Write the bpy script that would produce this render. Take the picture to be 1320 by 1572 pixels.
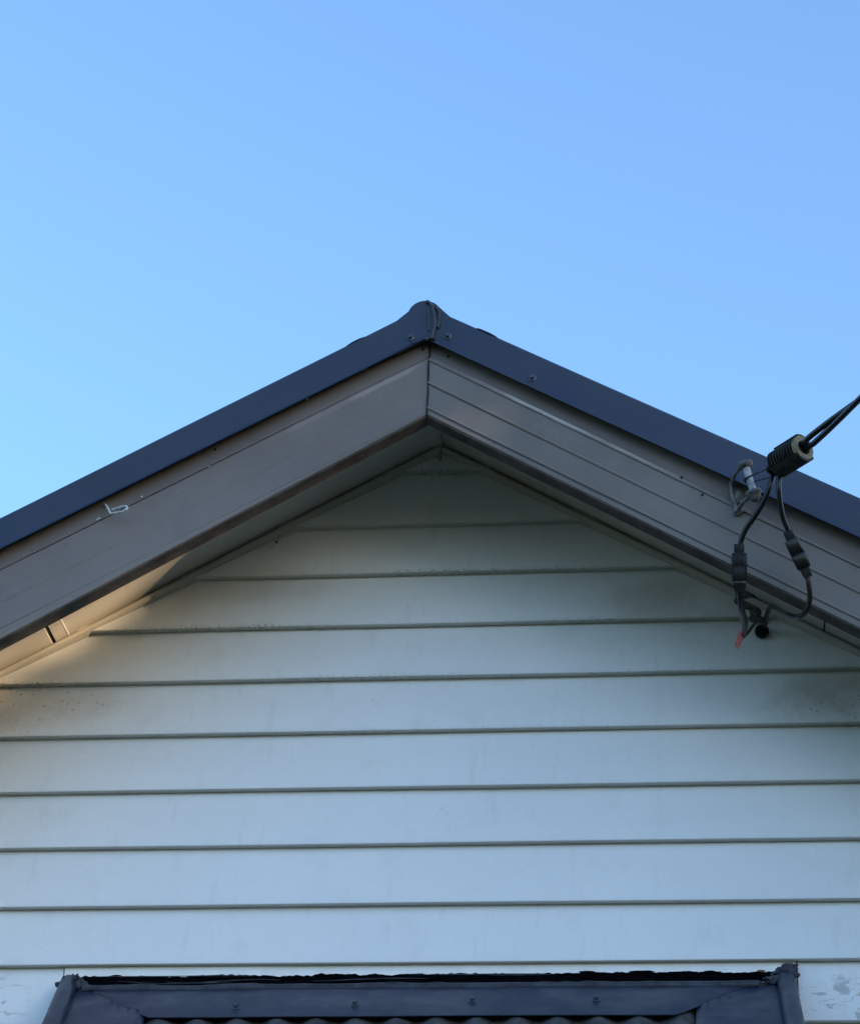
import bpy, bmesh, math, random
from mathutils import Vector, Matrix, noise

random.seed(7)
for o in list(bpy.data.objects):
    bpy.data.objects.remove(o)
scene = bpy.context.scene
COL = scene.collection
V = Vector

# ------------------------------------------------------------------ camera
PITCH, YAW, ROLL, FPX = math.radians(29.40), math.radians(7.12), math.radians(1.97), 4000.0
CAM = V((0.65, -5.4, 1.6))
_f = V((0, math.cos(PITCH), math.sin(PITCH)))
_u = V((0, -math.sin(PITCH), math.cos(PITCH)))
_x = V((1, 0, 0))
_rz = Matrix.Rotation(YAW, 3, 'Z')
_f, _u, _x = _rz @ _f, _rz @ _u, _rz @ _x
CX = _x * math.cos(ROLL) + _u * math.sin(ROLL)
CU = -_x * math.sin(ROLL) + _u * math.cos(ROLL)
CF = _f
cd = bpy.data.cameras.new('camera')
cd.sensor_fit = 'HORIZONTAL'
cd.sensor_width = 36.0
cd.lens = 36.0 * FPX / 1320.0
cd.clip_start, cd.clip_end = 0.05, 3000
cam = bpy.data.objects.new('camera', cd)
COL.objects.link(cam)
rot = Matrix((CX, CU, -CF)).transposed()
cam.matrix_world = Matrix.Translation(CAM) @ rot.to_4x4()
scene.camera = cam

# ------------------------------------------------------------------ light
SUN = V((0.92, -0.43, 0.160)).normalized()           # towards the low sun
SUN_EL = math.asin(SUN.z)
SUN_ROT = math.atan2(SUN.x, SUN.y)
world = bpy.data.worlds.new('World')
scene.world = world
world.use_nodes = True
wn = world.node_tree
sky = wn.nodes.new('ShaderNodeTexSky')
sky.sky_type = 'NISHITA'
sky.sun_disc = False
sky.sun_elevation = SUN_EL
sky.sun_rotation = SUN_ROT
sky.altitude = 0
sky.air_density = 0.85
sky.dust_density = 1.4
sky.ozone_density = 2.9
bg = wn.nodes['Background']
bg.inputs['Strength'].default_value = 0.15
wn.links.new(sky.outputs[0], bg.inputs[0])
sl = bpy.data.lights.new('sun', 'SUN')
sl.energy = 2.0
sl.angle = math.radians(0.45)
sl.color = (1.0, 0.70, 0.40)
sun = bpy.data.objects.new('sun', sl)
sun.rotation_euler = SUN.to_track_quat('Z', 'Y').to_euler()
sun.location = (6, -4, 8)
COL.objects.link(sun)
vs = scene.view_settings
vs.view_transform = 'Standard'
vs.look = 'None'
vs.gamma = 1.0
vs.use_curve_mapping = False
vs.exposure = 2.13
scene.cycles.max_bounces = 8
scene.cycles.diffuse_bounces = 5

# ------------------------------------------------------------------ helpers
def ray(px, py):
    return CF * FPX + CX * (px - 660) + CU * (786 - py)
def at(px, py, Y):                       # point of the place seen at a pixel, at depth Y
    d = ray(px, py)
    return CAM + d * ((Y - CAM.y) / d.y)
def hit(px, py, p, n):                   # same, on a plane of the place
    d = ray(px, py)
    return CAM + d * ((p - CAM).dot(n) / d.dot(n))

def nz(x, y=0.0, z=0.0):
    return noise.noise(V((x, y, z)))

ROOT = {}

def tag(o, label, cat, group=None):
    o['label'] = label
    o['category'] = cat
    if group:
        o['group'] = group
    return o
def empty(name, loc, label, cat, group=None):
    o = bpy.data.objects.new(name, None)
    o.empty_display_size = 0.1
    o.location = loc
    COL.objects.link(o)
    ROOT[o.name] = tuple(loc)
    tag(o, label, cat, group)
    return o

def finish(bm, smooth=None):
    bmesh.ops.recalc_face_normals(bm, faces=bm.faces)
    me = bpy.data.meshes.new('m')
    bm.to_mesh(me)
    bm.free()
    if smooth is not None:
        for p in me.polygons:
            p.use_smooth = True
        me.set_sharp_from_angle(angle=math.radians(smooth))
    return me

def mesh(name, bm, mat, parent=None, smooth=None):
    # geometry is given in world space; children of a root are shifted to its origin
    me = finish(bm, smooth)
    me.name = name
    me.materials.append(mat)
    o = bpy.data.objects.new(name, me)
    COL.objects.link(o)
    if parent is not None:
        r = parent
        while r.parent is not None:
            r = r.parent
        off = V(ROOT.get(r.name, (0, 0, 0)))
        me.transform(Matrix.Translation(-off))
        o.parent = parent
    return o

def box(bm, lo, hi, M=None, bev=0.0):
    r = bmesh.ops.create_cube(bm, size=1.0)
    vs_ = r['verts']
    s = V(hi) - V(lo); c = (V(hi) + V(lo)) / 2
    for v in vs_:
        v.co = V((v.co.x * s.x, v.co.y * s.y, v.co.z * s.z)) + c
        if M is not None:
            v.co = M @ v.co
    if bev > 0:
        es = list({e for v in vs_ for e in v.link_edges})
        bmesh.ops.bevel(bm, geom=es, offset=bev, segments=2, affect='EDGES', profile=0.5)

def catmull(pts, n=10):
    pts = [V(p) for p in pts]
    P = [pts[0] * 2 - pts[1]] + pts + [pts[-1] * 2 - pts[-2]]
    out = []
    for i in range(1, len(P) - 2):
        a, b, c, d = P[i - 1], P[i], P[i + 1], P[i + 2]
        for k in range(n):
            t = k / n
            out.append(0.5 * ((2 * b) + (c - a) * t + (2 * a - 5 * b + 4 * c - d) * t * t + (-a + 3 * b - 3 * c + d) * t ** 3))
    out.append(pts[-1])
    return out

def tube(bm, pts, r, seg=12, caps=True):
    n = len(pts)
    rr = r if isinstance(r, (list, tuple)) else [r] * n
    t0 = (pts[1] - pts[0]).normalized()
    ref = V((0, 0, 1)) if abs(t0.z) < 0.9 else V((1, 0, 0))
    a = t0.cross(ref).normalized()
    rings = []
    for i in range(n):
        t = (pts[min(i + 1, n - 1)] - pts[max(i - 1, 0)]).normalized()
        a = (a - t * a.dot(t)).normalized()
        b = t.cross(a)
        rings.append([bm.verts.new(pts[i] + (a * math.cos(k * math.tau / seg) + b * math.sin(k * math.tau / seg)) * rr[i]) for k in range(seg)])
    for i in range(n - 1):
        for k in range(seg):
            bm.faces.new((rings[i][k], rings[i][(k + 1) % seg], rings[i + 1][(k + 1) % seg], rings[i + 1][k]))
    if caps:
        bm.faces.new(rings[0][::-1]); bm.faces.new(rings[-1])

def lathe(bm, p0, axis, prof, seg=24, M=None):
    # prof: list of (distance along axis, radius)
    axis = axis.normalized()
    ref = V((0, 0, 1)) if abs(axis.z) < 0.9 else V((1, 0, 0))
    a = axis.cross(ref).normalized(); b = axis.cross(a)
    rings = []
    for t, r in prof:
        rings.append([bm.verts.new(p0 + axis * t + (a * math.cos(k * math.tau / seg) + b * math.sin(k * math.tau / seg)) * max(r, 1e-5)) for k in range(seg)])
    for i in range(len(rings) - 1):
        for k in range(seg):
            bm.faces.new((rings[i][k], rings[i][(k + 1) % seg], rings[i + 1][(k + 1) % seg], rings[i + 1][k]))
    bm.faces.new(rings[0][::-1]); bm.faces.new(rings[-1])

# ------------------------------------------------------------------ materials
class NT:
    def __init__(s, name):
        s.m = bpy.data.materials.new(name); s.m.use_nodes = True
        s.t = s.m.node_tree; s.b = s.t.nodes['Principled BSDF']
        s.pos = s.t.nodes.new('ShaderNodeNewGeometry').outputs['Position']
    def n(s, typ, **kw):
        nd = s.t.nodes.new(typ)
        for k, v in kw.items(): setattr(nd, k, v)
        return nd
    def set(s, sock, v):
        if hasattr(v, 'links'): s.t.links.new(v, sock)
        else: sock.default_value = v
    def mapv(s, vec, scale=(1, 1, 1), loc=(0, 0, 0), rot=(0, 0, 0)):
        nd = s.n('ShaderNodeMapping'); s.set(nd.inputs['Vector'], vec)
        nd.inputs['Scale'].default_value = scale; nd.inputs['Location'].default_value = loc; nd.inputs['Rotation'].default_value = rot
        return nd.outputs[0]
    def noise(s, scale, detail=3, rough=0.55, vec=None, dist=0.0):
        nd = s.n('ShaderNodeTexNoise'); s.set(nd.inputs['Vector'], vec if vec is not None else s.pos)
        nd.inputs['Scale'].default_value = scale; nd.inputs['Detail'].default_value = detail
        nd.inputs['Roughness'].default_value = rough; nd.inputs['Distortion'].default_value = dist
        return nd.outputs['Fac']
    def ramp(s, fac, a, b, va=0.0, vb=1.0):
        nd = s.n('ShaderNodeMapRange'); nd.interpolation_type = 'SMOOTHSTEP'
        s.set(nd.inputs['Value'], fac)
        for k, v in (('From Min', a), ('From Max', b), ('To Min', va), ('To Max', vb)): nd.inputs[k].default_value = v
        return nd.outputs[0]
    def math(s, op, a, b=0.0):
        nd = s.n('ShaderNodeMath', operation=op); s.set(nd.inputs[0], a); s.set(nd.inputs[1], b)
        return nd.outputs[0]
    def mix(s, fac, a, b):
        nd = s.n('ShaderNodeMix', data_type='RGBA'); s.set(nd.inputs[0], fac)
        s.set(nd.inputs[6], a); s.set(nd.inputs[7], b)
        return nd.outputs[2]
    def sep(s, vec):
        nd = s.n('ShaderNodeSeparateXYZ'); s.set(nd.inputs[0], vec); return nd.outputs
    def bump(s, h, strength=0.3, dist=0.001):
        nd = s.n('ShaderNodeBump'); s.set(nd.inputs['Height'], h)
        nd.inputs['Strength'].default_value = strength; nd.inputs['Distance'].default_value = dist
        s.t.links.new(nd.outputs[0], s.b.inputs['Normal'])
    def out(s, col, rough=0.5, spec=0.5, metal=0.0):
        s.set(s.b.inputs['Base Color'], col); s.set(s.b.inputs['Roughness'], rough)
        s.b.inputs['Specular IOR Level'].default_value = spec; s.b.inputs['Metallic'].default_value = metal
        return s.m
def C(r, g, b): return (r, g, b, 1.0)

def blob(n, cx, cz, rx, rz):             # soft round stain mask at a place on the gable
    x, y, z = n.sep(n.pos)
    a = n.math('DIVIDE', n.math('SUBTRACT', x, cx), rx)
    b = n.math('DIVIDE', n.math('SUBTRACT', z, cz), rz)
    d = n.math('ADD', n.math('MULTIPLY', a, a), n.math('MULTIPLY', b, b))
    return n.ramp(d, 0.15, 1.0, 1.0, 0.0)

def mat_board():
    n = NT('weatherboard_paint')
    uv = n.n('ShaderNodeUVMap').outputs[0]
    u, v, _ = n.sep(uv)
    big = n.noise(1.7, 4)
    mid = n.noise(11, 5, 0.6)
    fine = n.noise(140, 3, 0.6)
    base = n.mix(n.ramp(big, 0.3, 0.7), C(.785, .815, .845), C(.825, .855, .880))
    base = n.mix(n.ramp(mid, 0.52, 0.75, 0, 0.16), base, C(.58, .57, .54))
    # flecks of mould clinging to the lower edge of each board
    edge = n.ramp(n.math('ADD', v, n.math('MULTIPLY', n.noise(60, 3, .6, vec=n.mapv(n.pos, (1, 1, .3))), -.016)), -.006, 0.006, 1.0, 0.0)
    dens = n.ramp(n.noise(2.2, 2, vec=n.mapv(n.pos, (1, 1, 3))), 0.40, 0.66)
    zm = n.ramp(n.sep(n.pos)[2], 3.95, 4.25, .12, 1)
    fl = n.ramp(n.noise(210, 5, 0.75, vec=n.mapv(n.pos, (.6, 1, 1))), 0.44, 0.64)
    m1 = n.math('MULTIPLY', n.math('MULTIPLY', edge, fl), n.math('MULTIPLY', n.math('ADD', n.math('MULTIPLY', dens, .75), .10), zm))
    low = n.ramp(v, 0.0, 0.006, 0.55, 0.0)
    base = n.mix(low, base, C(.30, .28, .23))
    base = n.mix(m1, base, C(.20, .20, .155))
    # specks spattered on the fourth board on the left and the right
    vo = n.n('ShaderNodeTexVoronoi'); n.set(vo.inputs['Vector'], n.mapv(n.pos, (1, .2, 1))); vo.inputs['Scale'].default_value = 70
    sp = n.math('MULTIPLY', n.ramp(vo.outputs['Distance'], .14, .30, 1, 0), n.ramp(n.sep(vo.outputs['Color'])[0], .50, .55))
    pa = n.math('MAXIMUM', blob(n, -.95, 4.165, .26, .085), blob(n, 1.00, 4.13, .22, .07))
    base = n.mix(n.math('MULTIPLY', n.math('MULTIPLY', sp, pa), .55), base, C(.20, .18, .15))
    # faint smudges and scuffs
    sm = None
    for (cx, cz, r) in ((-.13, 4.166, .022), (.03, 3.885, .020), (-.60, 4.035, .020), (.05, 3.84, .010)):
        q = blob(n, cx, cz, r, r)
        sm = q if sm is None else n.math('MAXIMUM', sm, q)
    base = n.mix(n.math('MULTIPLY', sm, n.ramp(n.noise(90, 5, .7), .45, .70, 0, .30)), base, C(.30, .33, .34))
    st = n.ramp(n.noise(26, 4, .65, vec=n.mapv(n.pos, (.6, 1, 1.4)), dist=1.5), .54, .62)
    px = n.math('MAXIMUM', blob(n, -1.0, 3.445, .16, .085), blob(n, .92, 3.43, .17, .09))
    base = n.mix(n.math('MULTIPLY', n.math('MULTIPLY', st, px), .7), base, C(.34, .37, .38))
    x, y, z = n.sep(n.pos)
    # water-marked grime patches
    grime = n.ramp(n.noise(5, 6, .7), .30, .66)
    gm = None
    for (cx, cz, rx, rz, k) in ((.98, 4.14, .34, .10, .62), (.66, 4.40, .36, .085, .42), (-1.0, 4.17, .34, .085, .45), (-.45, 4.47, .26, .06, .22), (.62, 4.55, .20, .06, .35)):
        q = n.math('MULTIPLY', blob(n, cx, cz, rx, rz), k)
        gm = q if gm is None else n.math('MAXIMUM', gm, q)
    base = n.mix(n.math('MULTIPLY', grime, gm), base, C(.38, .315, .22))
    base = n.mix(n.ramp(n.noise(330, 3, .6), .35, .7, 0, .16), base, C(.60, .63, .66))
    run = n.ramp(n.noise(34, 4, .65, vec=n.mapv(n.pos, (1, 1, .10))), .56, .74, 0, .16)
    base = n.mix(run, base, C(.52, .52, .49))
    n.bump(n.math('ADD', n.math('MULTIPLY', fine, .6), n.math('MULTIPLY', mid, 1.6)), .45, .0014)
    return n.out(base, .55, .35)

def mat_cream():
    n = NT('soffit_paint')
    base = n.mix(n.ramp(n.noise(4, 4), .3, .7), C(.47, .445, .40), C(.53, .505, .455))
    base = n.mix(n.ramp(n.noise(38, 4, .65), .58, .74, 0, .45), base, C(.30, .27, .22))
    n.bump(n.noise(60, 4), .3, .001)
    return n.out(base, .6, .3)

def mat_fascia(name, a, b, wear):
    n = NT(name)
    st = n.mapv(n.pos, (1, 1, 1))
    base = n.mix(n.ramp(n.noise(3.2, 5, .6), .3, .7), C(*a), C(*b))
    base = n.mix(n.ramp(n.noise(11, 5, .7, dist=.8), .52, .74, 0, .5), base, C(a[0] * 1.35, a[1] * 1.4, a[2] * 1.45))
    base = n.mix(n.ramp(n.noise(17, 5, .7), .30, .40, .35, 0), base, C(a[0] * .6, a[1] * .6, a[2] * .6))
    base = n.mix(n.ramp(n.noise(28, 4, .65), .60, .78, 0, .35), base, C(a[0] * 1.5, a[1] * 1.5, a[2] * 1.5))
    if wear:
        pass
    n.bump(n.math('ADD', n.noise(90, 3), n.math('MULTIPLY', n.noise(9, 3), 2)), .28, .0012)
    return n, base, n.ramp(n.noise(7, 3), .3, .7, .38, .55)

XA, YF, FY = .014, -.430, -.452          # peak of the barge boards, face of the boards, face of the flashing
LA, LB, LC, LD1, LD2, LE = (4.9640, .5642), (4.8660, .5560), (4.8298, .5568), (4.7489, .5628), (4.6840, .5646), (4.6716, .5875)
RA, RB, RC, RD1, RD2, RE = (4.9560, .5640), (4.8620, .5750), (4.8232, .5971), (4.7613, .5990), (4.6946, .5984), (4.6732, .6020)
LG, RG = (4.8420, .5700), (4.8420, .5925)

def wear_band(n, line, side, off, half, seed):
    # paint rubbed pale in a ragged band along the board
    x, y, z = n.sep(n.pos)
    ax = n.math('ABSOLUTE', n.math('SUBTRACT', x, XA))
    zl = n.math('SUBTRACT', line[0] + off, n.math('MULTIPLY', ax, line[1]))
    d = n.math('ABSOLUTE', n.math('SUBTRACT', z, zl))
    d = n.math('ADD', d, n.math('MULTIPLY', n.math('SUBTRACT', n.noise(22, 5, .7), .5), .014))
    band = n.ramp(d, half * .3, half, 1, 0)
    lenm = n.math('MULTIPLY', n.ramp(ax, seed[0], seed[1]), n.ramp(ax, seed[2], seed[3], 1, 0))
    lenm = n.math('MULTIPLY', lenm, n.ramp(n.noise(9, 3), .35, .6, .35, 1))
    return n.math('MULTIPLY', band, lenm)

def mat_fascia_l():
    n, base, r = mat_fascia('fascia_paint_warm', (.150, .131, .121), (.188, .165, .152), True)
    w = wear_band(n, LC, -1, -.008, .012, (.0, .05, .16, .42))
    base = n.mix(n.math('MULTIPLY', w, .7), base, C(.30, .27, .25))
    return n.out(base, r, .35)
def mat_fascia_r():
    n, base, r = mat_fascia('fascia_paint_grey', (.132, .122, .114), (.172, .158, .147), True)
    w = wear_band(n, RC, 1, .010, .015, (.06, .22, .34, .62))
    base = n.mix(n.math('MULTIPLY', w, .9), base, C(.46, .44, .41))
    return n.out(base, r, .35)
def mat_strip():
    n, base, r = mat_fascia('fascia_strip_paint', (.128, .110, .102), (.158, .137, .127), True)
    return n.out(base, r, .3)

def mat_navy(name='navy_steel', k=1.0, rough=.36):
    n = NT(name)
    base = n.mix(n.ramp(n.noise(2.3, 4), .3, .7), C(.016 * k, .025 * k, .052 * k), C(.022 * k, .032 * k, .062 * k))
    base = n.mix(n.ramp(n.noise(26, 6, .75), .56, .8, 0, .30), base, C(.075, .085, .105))
    base = n.mix(n.ramp(n.noise(5, 5, .7, dist=1.0), .55, .75, 0, .14), base, C(.075, .085, .11))
    n.bump(n.math('ADD', n.math('MULTIPLY', n.noise(3.2, 3), 5), n.math('MULTIPLY', n.noise(160, 2), .12)), .22, .003)
    return n.out(base, n.ramp(n.noise(7, 5, .65), .3, .7, rough - .08, rough + .16), .5)

def simple(name, col, rough=.5, spec=.4, metal=0.0, var=.25, scale=25, bump=.2, bd=.001):
    n = NT(name)
    d = tuple(c * (1 - var) for c in col); u_ = tuple(min(1, c * (1 + var)) for c in col)
    base = n.mix(n.ramp(n.noise(scale, 5, .6), .3, .7), C(*d), C(*u_))
    if bump: n.bump(n.noise(scale * 3, 4), bump, bd)
    return n.out(base, rough, spec, metal)

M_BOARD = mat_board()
M_CREAM = mat_cream()
M_FL, M_FR, M_STRIP = mat_fascia_l(), mat_fascia_r(), mat_strip()
M_NAVY = mat_navy()
M_CORR = simple('weathered_corrugated_steel', (.060, .062, .066), .65, .3, 0, .35, 30, .4, .002)
M_SEAL = simple('bitumen_sealant', (.0035, .0035, .0045), .85, .0, 0, .4, 40, .9, .005)
M_SEALN = simple('navy_sealant', (.042, .047, .062), .55, .3, 0, .35, 35, .7, .003)
M_BLACK = simple('black_rubber', (.006, .006, .007), .30, .45, 0, .3, 60, .12)
M_PLAST = simple('grey_black_plastic', (.012, .013, .015), .55, .25, 0, .4, 60, .4)
M_PORC = simple('weathered_white_glaze', (.30, .31, .33), .5, .4, 0, .3, 60, .4)
M_GALV = simple('painted_iron', (.145, .145, .14), .75, .25, .0, .5, 90, .9, .003)
M_WIRE = simple('dull_steel', (.06, .065, .075), .5, .5, .4, .3, 50, .2)
M_HOOK = simple('chipped_white_steel', (.50, .51, .53), .5, .4, 0, .2, 90, .4)
M_CLAMP = simple('olive_black_clamp', (.018, .018, .015), .65, .25, 0, .5, 45, .6, .002)
M_DISC = simple('yellowed_clamp_plastic', (.17, .15, .085), .55, .3, 0, .4, 60, .4)
M_RED = simple('faded_red_tag', (.58, .15, .16), .5, .3, 0, .2, 40, .1)
M_SCREW = simple('screw_steel', (.06, .07, .095), .4, .5, .2, .3, 120, .1)
M_DARK = simple('dark_void', (.010, .010, .011), .8, .1, 0, .2, 20, 0)
M_JOINT = simple('grimy_timber', (.06, .055, .048), .85, .1, 0, .4, 30, .4)
M_UNDERSIDE = simple('dark_brown_underside', (.060, .053, .048), .8, .15, 0, .35, 18, .5, .002)
M_WHITE = simple('fresh_white_paint', (.86, .86, .84), .5, .4, 0, .05, 20, .3)

# ------------------------------------------------------------------ ground
def mat_ground():
    n = NT('lawn_and_drive')
    g = n.mix(n.ramp(n.noise(1.2, 5), .35, .65), C(.045, .060, .022), C(.075, .080, .035))
    g = n.mix(n.ramp(n.noise(9, 4), .5, .75), g, C(.10, .09, .055))
    n.bump(n.noise(30, 4), .6, .03)
    return n.out(g, .9, .2)
bm = bmesh.new()
q = [bm.verts.new(p) for p in ((-900, -900, 0), (900, -900, 0), (900, 900, 0), (-900, 900, 0))]
bm.faces.new(q)
g = mesh('ground', bm, mat_ground())
g['kind'] = 'structure'

# ------------------------------------------------------------------ the house
house = empty('house', (0, 0, 0), 'white weatherboard house gable with navy roof edge and grey barge boards', 'house')
HW, DEP = 3.0, 9.0                     # half width, depth
EAVE = 3.45                            # half span of the roof

def rake(side, prof, x0=0.0006, x1=EAVE, nseg=70, jit=.0006, seed=0.0, xo=0.0):
    # sweep a closed (Y, line, dz) profile down one slope of the gable
    bm = bmesh.new()
    xs = [x0 + (x1 - x0) * (i / nseg) ** 1.25 for i in range(nseg + 1)]
    rings = []
    for x in xs:
        ring = []
        for k, (Y, ln, dz) in enumerate(prof):
            j = jit * nz(x * 2.3 + seed, k * .37, side * 5.1)
            j2 = jit * nz(x * 1.7 + seed + 40, k * .29, side * 3.3)
            ring.append(bm.verts.new((xo + side * x, Y + j, ln[0] - ln[1] * x + dz + j2)))
        rings.append(ring)
    m = len(prof)
    for i in range(len(rings) - 1):
        for k in range(m):
            bm.faces.new((rings[i][k], rings[i][(k + 1) % m], rings[i + 1][(k + 1) % m], rings[i + 1][k]))
    bm.faces.new(rings[0]); bm.faces.new(rings[-1][::-1])
    return bm

# --- weatherboards
ZB = [4.7695, 4.6245, 4.4947, 4.3586, 4.2230, 4.0872, 3.9473, 3.8103, 3.6683, 3.5321]
ZB = [z - .006 for z in ZB]
while ZB[-1] > .45:
    ZB.append(ZB[-1] - .1375)
HOODX0, HOODX1 = at(97, 1497, -.02).x, at(1222, 1490, -.02).x
def weatherboard(zb, zt, xa=-99, xb=99, seed=0.0):
    bm = bmesh.new()
    uvl = bm.loops.layers.uv.new('UVMap')
    zt2 = min(zt + .016, 4.853)
    prof = [(.012, zb + .006), (-.0050, zb + .0045), (-.0085, zb + .0012), (-.0205, zb), (-.0236, zb + .0024), (-.0232, zb + .008)]
    for i in range(1, 6):
        t = i / 5
        prof.append((-.0232 + .0200 * t, zb + .008 + (zt2 - zb - .008) * t))
    prof.append((.012, zt2))
    ns = 56
    def lim(z, ln): return max(.002, min(HW, (ln[0] + .010 - z) / ln[1]))
    rings = []
    vv = {}
    for i in range(ns + 1):
        t = i / ns
        ring = []
        for k, (Y, z) in enumerate(prof):
            a = max(xa, -lim(z, LG)); b = min(xb, lim(z, RG))
            x = a + (b - a) * t
            dz = .0011 * nz(x * 1.3, seed * 7.7, 0) if k < 6 else 0
            dy = .0012 * nz(x * 1.1 + 9, seed * 3.3, z * 3)
            w = bm.verts.new((x, Y + dy, z + dz)); vv[w] = z - zb
            ring.append(w)
        rings.append(ring)
    m = len(prof)
    fs = []
    for i in range(ns):
        for k in range(m):
            fs.append(bm.faces.new((rings[i][k], rings[i][(k + 1) % m], rings[i + 1][(k + 1) % m], rings[i + 1][k])))
    fs.append(bm.faces.new(rings[0])); fs.append(bm.faces.new(rings[-1][::-1]))
    for f in fs:
        for l in f.loops:
            l[uvl].uv = (l.vert.co.x, vv[l.vert])
    return bm
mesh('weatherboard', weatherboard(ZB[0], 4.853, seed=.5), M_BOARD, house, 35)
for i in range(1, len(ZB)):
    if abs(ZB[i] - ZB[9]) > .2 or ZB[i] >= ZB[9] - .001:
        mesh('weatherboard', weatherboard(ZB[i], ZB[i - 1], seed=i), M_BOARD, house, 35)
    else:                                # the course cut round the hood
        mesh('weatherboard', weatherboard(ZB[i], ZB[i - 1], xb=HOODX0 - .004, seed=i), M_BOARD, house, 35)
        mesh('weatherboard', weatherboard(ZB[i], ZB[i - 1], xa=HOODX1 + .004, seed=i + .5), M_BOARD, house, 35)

# --- body of the house behind the boards
bm = bmesh.new()
ze = 4.84 - .575 * HW
def pent(y):
    return [bm.verts.new(p) for p in ((-HW, y, 0), (HW, y, 0), (HW, y, ze), (0, y, 4.83), (-HW, y, ze))]
a, b = pent(.014), pent(DEP)
bm.faces.new(a); bm.faces.new(b[::-1])
for k in (4, 1):
    bm.faces.new((a[k], a[(k + 1) % 5], b[(k + 1) % 5], b[k]))
mesh('wall_frame', bm, M_CREAM, house)

# --- roof sheets, one for each slope
for side, A in ((-1, LA), (1, RA)):
    bm = bmesh.new()
    rings = []
    n_ = 60
    for i in range(2):
        x = .004 if i == 0 else EAVE
        row = []
        for k in range(n_ + 1):
            y = YF - .012 + (DEP + .7) * k / n_
            row.append(bm.verts.new((XA + side * x, y, A[0] - A[1] * x - .006 + (.0 if k % 2 else -.012) * (k > 0))))
        rings.append(row)
    for k in range(n_):
        bm.faces.new((rings[0][k], rings[0][k + 1], rings[1][k + 1], rings[1][k]))
    r = bmesh.ops.extrude_face_region(bm, geom=list(bm.faces))
    for e in r['geom']:
        if isinstance(e, bmesh.types.BMVert): e.co.z -= .05
    mesh('roof_sheet', bm, M_NAVY, house)

# --- soffit panels, with open joints between them
def soffit_panel(side, ln, x0, x1):
    y0, y1 = YF + .030, .010
    return rake(side, [(y0, ln, 0), (y1, ln, 0), (y1, ln, .012), (y0, ln, .012)], x0, x1, 24, .0008)
pl = hit(70.5, 962, V((0, 0, LG[0])), V((-LG[1], 0, 1)))
pr = hit(1266, 955, V((0, 0, RG[0])), V((RG[1], 0, 1)))
jl, jr = abs(pl.x), abs(pr.x)
mesh('soffit_panel', soffit_panel(-1, LG, .020, jl - .0045), M_CREAM, house)
mesh('soffit_panel', soffit_panel(-1, LG, jl + .0045, EAVE), M_CREAM, house)
mesh('soffit_panel', soffit_panel(1, RG, .002, jr - .002), M_CREAM, house)
mesh('soffit_panel', soffit_panel(1, RG, jr + .002, EAVE), M_CREAM, house)
# dark backing above the joints
for side, ln in ((-1, LG), (1, RG)):
    mesh('soffit_batten', rake(side, [(YF + .03, ln, .014), (.01, ln, .014), (.01, ln, .03), (YF + .03, ln, .03)], .003, EAVE, 12, 0), M_JOINT, house)
# the cover strip at the peak and a thin filler seam on the left
bm = bmesh.new()
for x0, x1, z0 in ((-.024, .004, LG[0] - .006),):
    vs_ = []
    for y in (YF + .034, -.012):
        vs_ += [bm.verts.new((x0, y, z0 - .57 * .024 + .004)), bm.verts.new((-.002, y, z0 - .002)), bm.verts.new((x1, y, z0 - .004)), bm.verts.new((x1, y, z0 + .012)), bm.verts.new((x0, y, z0 + .012))]
    for k in range(5):
        bm.faces.new((vs_[k], vs_[(k + 1) % 5], vs_[5 + (k + 1) % 5], vs_[5 + k]))
    bm.faces.new(vs_[:5]); bm.faces.new(vs_[5:][::-1])
mesh('cover_strip', bm, M_CREAM, house)
pf = hit(96, 955, V((0, 0, LG[0])), V((-LG[1], 0, 1)))
mesh('filler_seam', rake(-1, [(YF + .038, LG, -.0009), (-.014, LG, -.0009), (-.014, LG, .002), (YF + .038, LG, .002)], abs(pf.x) - .0012, abs(pf.x) + .0012, 2, 0), M_WHITE, house)

# --- bead where the wall meets the soffit
for side, ln, sd in ((-1, LG, 1.0), (1, RG, 2.0)):
    g0 = -.0045
    prof = [(.004, ln, g0), (-.027, ln, g0), (-.0315, ln, g0 - .004), (-.032, ln, g0 - .010), (-.0300, ln, g0 - .014), (-.025, ln, g0 - .017), (.004, ln, g0 - .018)]
    mesh('trim_bead', rake(side, prof, .001, HW + .1, 60, .0022, sd), M_CREAM, house, 40)

# --- barge boards: left
prof = [(YF + .06, LB, .045), (YF + .0015, LB, .045), (YF + .0018, LC, .0018), (YF + .003, LC, .0002), (YF + .06, LC, .0002)]
mesh('barge_strip', rake(-1, prof, seed=3.0, xo=XA), M_STRIP, house)
def bead(ln, Y, p, h):                   # a small raised bead running along the board, top to bottom
    return [(Y, ln, h * .5), (Y - p * .8, ln, h * .25), (Y - p, ln, -h * .15), (Y - p * .7, ln, -h * .42), (Y, ln, -h * .5)]
prof = [(YF + .032, LC, -.0003), (YF + .0042, LC, -.0003), (YF + .0032, LC, -.0015)] + bead(LD1, YF + .0025, .0006, .007) + bead(LD2, YF + .0015, .0008, .008) + \
       [(YF, LE, .0045), (YF + .002, LE, .0022), (YF + .032, LE, .0022)]
mesh('barge_board', rake(-1, prof, seed=5.0, jit=.0012, xo=XA), M_FL, house, 25)
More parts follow.
